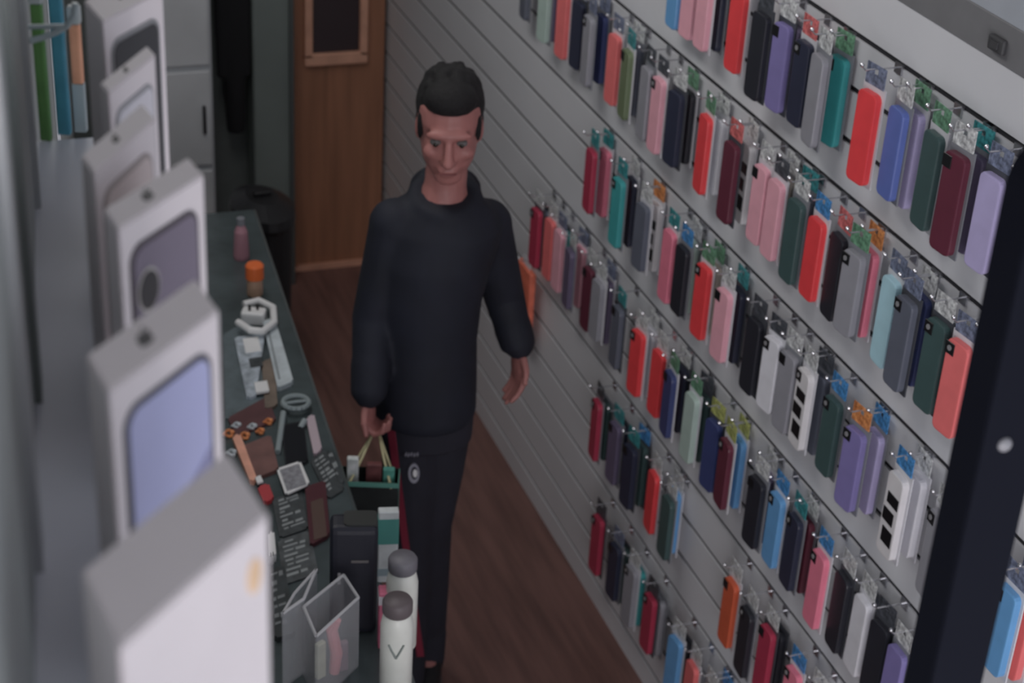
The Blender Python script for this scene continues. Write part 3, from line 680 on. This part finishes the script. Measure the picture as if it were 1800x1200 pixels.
for a_, b_, c_ in ((sR, eR, wR), (sL, eL, wL)):
    add_limb(bm, [rel(ch)+Vector((0, 0, .06)), rel(a_)+Vector((0, 0, -.01))], [.04, .03]); add_limb(bm, [rel(a_), rel(b_), rel(c_)], [.042, .034, .024])
for a_, b_, c_ in ((hR, kR, aR), (hL, kL, aL)):
    add_limb(bm, [rel(pv), rel(a_), rel(b_), rel(c_)], [.08, .07, .048, .034])
    add_limb(bm, [rel(c_), rel(c_)+toward*.10+Vector((0, 0, -.045))], [.034, .028])
fingers(bm, rel(wR), Vector((-.02, -.05, -1)), (side+toward*.3), .02, (.95, 1.15, .9), .95, 1)
fingers(bm, rel(wL), Vector((.04, -.12, -1)), (toward*.5-side), .05, (.25, .4, .3), .95, -1)
body = link('body', fuse(bm, .0048, 3), m_skin, pt)
m_eye = mat('eye_white', (.16, .15, .145), .4); m_iris = mat('dark_iris', (.02, .015, .01), .2)
for s in (-1, 1):
    bm = bmesh.new(); add_ball(bm, hp(s*.030, .075, .004), .0125, .010, .0085, RH); e = link('eye', tomesh(bm), m_eye, pt, smooth=True)
    bm = bmesh.new(); add_ball(bm, hp(s*.030, .084, .002), .0055, .003, .0055, RH); link('iris', tomesh(bm), m_iris, e)
bm = bmesh.new(); add_ball(bm, hp(0, .0905, -.061), .021, .004, .0028, RH); link('mouth', tomesh(bm), mat('lip', seen(100, 52, 52), .5), pt)
# hair: cap of short dark hair over the skull
bm = bmesh.new(); add_ball(bm, hp(0, -.026, .040), .076, .094, .084, RH, seg=24)
add_ball(bm, hp(0, .030, .078), .058, .050, .040, RH)
for k in range(90):
    a = random.uniform(0, 2*PI); z = random.uniform(.3, 1); r = math.sqrt(1-z*z)
    add_ball(bm, hp(.070*r*math.cos(a), -.026+.088*r*math.sin(a), .040+.078*z), .012, .012, .010, RH, seg=6)
for s in (-1, 1): add_ball(bm, hp(s*.064, -.025, .0), .015, .048, .045, RH); add_ball(bm, hp(s*.064, .022, .018), .010, .020, .030, RH)
link('hair', fuse(bm, .005, 2), mat('black_hair', (.007, .006, .007), .8, noise=.5, nscale=160, bump=.9), pt)
# jacket
bm = bmesh.new()
def torso(seq):
    rings = []
    n = 28
    for c, rx, ry in seq:
        rings.append([bm.verts.new(rel(c)+side*rx*math.cos(2*PI*k/n)+toward*ry*math.sin(2*PI*k/n)) for k in range(n)])
    for a, b in zip(rings, rings[1:]):
        for k in range(n): bm.faces.new((a[k], a[(k+1) % n], b[(k+1) % n], b[k]))
    bm.faces.new(rings[0]); bm.faces.new(rings[-1])
torso([(J(782, 342), .070, .068), (J(778, 362), .115, .085), (J(774, 392), .142, .105), (J(762, 450), .136, .118), (J(752, 520), .126, .115), (J(750, 590), .118, .112), (J(748, 660), .122, .118), (J(746, 712), .124, .120), (J(746, 726), .118, .114)])
for a_, b_, c_, s in ((sR, eR, wR, -1), (sL, eL, wL, 1)):
    m_ = b_.lerp(c_, .55)
    add_limb(bm, [rel(a_), rel(a_.lerp(b_, .5)), rel(b_), rel(m_), rel(c_)+Vector((0, 0, .012))], [.058, .054, .050, .044, .036])
    add_ball(bm, rel(a_)+Vector((0, 0, -.002)), .060)
    add_limb(bm, [rel(J(780, 368)), rel(a_)], [.062, .052])
    add_tube(bm, [rel(m_), rel(c_)+Vector((0, 0, .004))], [.047, .043], 14)
for k in range(16):                                            # collar / hood roll around the neck
    a = 2*PI*k/16; b = 2*PI*(k+1)/16
    f = lambda a: rel(nk)+Vector((0, 0, -.035+.018*-math.sin(a)))+side*.066*math.cos(a)+toward*.070*math.sin(a)
    add_limb(bm, [f(a), f(b)], [.022, .022], 8)
add_ball(bm, rel(nk)-toward*.085+Vector((0, 0, -.05)), .085, .045, .06, rotH)   # hood at the back
jk = link('jacket', fuse(bm, .007, 6), m_jkt, pt)
# trousers
bm = bmesh.new()
torso([(J(747, 690), .110, .100), (J(748, 725), .116, .105), (J(748, 765), .112, .100)])
for a_, b_, c_, s in ((hR, kR, aR, -1), (hL, kL, aL, 1)):
    add_limb(bm, [rel(a_), rel(a_.lerp(b_, .5)), rel(b_), rel(b_.lerp(c_, .5)), rel(c_)+Vector((0, 0, .02))], [.078, .070, .056, .052, .046])
    add_limb(bm, [rel(b_.lerp(c_, .85)), rel(c_)+Vector((0, 0, -.025))+toward*.014], [.050, .046])
tr = link('trousers', fuse(bm, .007, 6), m_trs, pt)
# red stripe down the outside of the image-left leg, hugging the cloth
m_red = mat('dark_red_stripe', seen(110, 28, 46), .7)
from mathutils.bvhtree import BVHTree
bvh = BVHTree.FromPolygons([v.co for v in tr.data.vertices], [p.vertices for p in tr.data.polygons])
bvj = BVHTree.FromPolygons([v.co for v in jk.data.vertices], [p.vertices for p in jk.data.polygons])
camr = rel(CO)
def snap(px, py, tree=bvh):
    d = (FW + (px-900)/FPX*RT + (600-py)/FPX*UP).normalized()
    h = tree.ray_cast(camr, d)
    return (h[0], h[1]) if h[0] is not None else (None, None)
def ribbon(name, pxs, w2, m, parent, off=.003):
    L = []
    for x, y in pxs:
        for dx_ in (-w2, w2):
            pass
    bm = bmesh.new(); prev = None
    for x, y in pxs:
        a, na = snap(x-w2, y); b, nb_ = snap(x+w2, y)
        if a is None or b is None: prev = None; continue
        r = [bm.verts.new(a+na*off), bm.verts.new(b+nb_*off), bm.verts.new(b-nb_*.004), bm.verts.new(a-na*.004)]
        if prev:
            for k in range(4): bm.faces.new((prev[k], prev[(k+1) % 4], r[(k+1) % 4], r[k]))
        prev = r
    return link(name, tomesh(bm), m, parent)
def stripe_x(y): return 689+(y-760)*.125
ribbon('red_stripe', [(stripe_x(y), y) for y in range(745, 1160, 8)], 6, m_red, tr)
# crest and small wording bar on the thigh
def decal(name, cx, cy, rx, ry, m, off, n=20, holes=None):
    c, nrm = snap(cx, cy)
    if c is None: return None
    bm = bmesh.new(); T = []; Bt = []
    for k in range(n):
        a = 2*PI*k/n; p_, nn = snap(cx+rx*math.cos(a), cy+ry*math.sin(a))
        if p_ is None: p_, nn = c, nrm
        T.append(bm.verts.new(p_+nrm*off)); Bt.append(bm.verts.new(p_-nrm*.003))
    bm.faces.new(T); bm.faces.new(Bt[::-1])
    for k in range(n): bm.faces.new((T[k], T[(k+1) % n], Bt[(k+1) % n], Bt[k]))
    return link(name, tomesh(bm), m, tr)
m_crest = mat('crest_grey', seen(120, 120, 130), .6); m_crw = mat('crest_white', seen(185, 185, 195), .6)
decal('crest', 727, 830, 10, 17, m_crest, .005); decal('crest_centre', 728, 829, 6, 11, m_trs, .0058); decal('crest_emblem', 729, 829, 4, 7, m_crw, .0066)
for i in range(5): decal('letter_mark', 714+5*i, 797+(i % 2), 1.8, 3.4, m_crest, .005, 4)
# shoes
m_shoe = mat('black_shoe', (.015, .015, .017), .5)
for a_ in (aR, aL):
    bm = bmesh.new(); c = rel(a_); 
    add_limb(bm, [c+Vector((0, 0, -.01)), c+toward*.05+Vector((0, 0, -.035)), c+toward*.15+Vector((0, 0, -.052))], [.040, .040, .030])
    add_limb(bm, [c-toward*.03+Vector((0, 0, -.045)), c+toward*.05+Vector((0, 0, -.047))], [.038, .038])
    so = fuse(bm, .006, 4)
    for v in so.vertices: v.co.z = max(v.co.z, -po.z+.012)
    sh = link('shoe', so, m_shoe, pt)
    bm = bmesh.new(); out = []
    pts = [(-.072, 0), (-.05, -.032), (.05, -.040), (.14, -.036), (.182, 0), (.14, .036), (.05, .040), (-.05, .032)]
    base = Vector((c.x, c.y, 0)); add_prism(bm, pts, lambda u, v, q: base+toward*u+side*v+Vector((0, 0, q)), 0, .016)
    link('sole', tomesh(bm), mat('sole_grey', (.12, .12, .12), .6), sh)
# carrier bag
hand = wR + Vector((-.005, -.012, -.082)) + side*.020
bt = J(651, 834, YP-.20)
t = thing('carrier_bag', 'dark open carrier bag with cord handles and green lining held by the person', 'bag', bt-Vector((0, 0, .19)), -.32)
m_bag = mat('bag_dark', (.022, .026, .026), .35, noise=.5, nscale=14); m_cord = mat('cord', seen(150, 145, 110), .6)
BW, BD, BH = .066, .032, .19
for nm, (x0, x1, y0, y1), mm in (('panel', (-BW, BW, -BD, -BD+.002), m_bag), ('panel', (-BW, BW, BD-.002, BD), m_bag), ('side_gusset', (-BW, -BW+.002, -BD, BD), mat('bag_green', seen(70, 120, 108), .4)), ('side_gusset', (BW-.002, BW, -BD, BD), mat('bag_green', (0, 0, 0)))):
    link(nm, boxmesh(x0, x1, y0, y1, 0, BH), mm, t)
link('base', boxmesh(-BW, BW, -BD, BD, 0, .003), m_bag, t)
link('rim', boxmesh(-BW-.001, BW+.001, -BD-.0015, -BD, BH-.012, BH), mat('bag_green', (0, 0, 0)), t)
inv = (Matrix.Translation(t.location) @ Matrix.Rotation(-.32, 4, 'Z')).inverted()
hl = inv @ hand
for y in (-BD, BD):
    bm = bmesh.new(); add_tube(bm, [(-BW*.75, y, BH-.015), (hl.x*.55-BW*.34, hl.y*.5+y*.5, BH+(hl.z-BH)*.55), (hl.x-.008, hl.y, hl.z-.004), (hl.x+.006, hl.y, hl.z), (hl.x*.55+BW*.36, hl.y*.5+y*.5, BH+(hl.z-BH)*.55), (BW*.75, y, BH-.015)], .0032, 8)
    link('handle', tomesh(bm), m_cord, t)
for lb, x, y, dz, c, wd in (('white and green packet sticking out of the left of the carrier bag', -.040, .0, .045, (165, 175, 170), .013), ('teal packet sticking out of the right of the carrier bag', .042, .0, .02, (62, 120, 108), .013), ('dark red packet in the middle of the carrier bag', .008, .006, .028, (88, 50, 50), .018)):
    o = link('packet', boxmesh(-wd, wd, -.008, .008, -.15, .02, bev=.002), mat('pk'+lb[:5], seen(*c), .4, noise=.3, nscale=40)); 
    o.matrix_world = Matrix.Translation(t.location) @ Matrix.Rotation(-.32, 4, 'Z') @ Matrix.Translation((x, y, BH+dz-.02))
    tag(o, lb, 'packet')
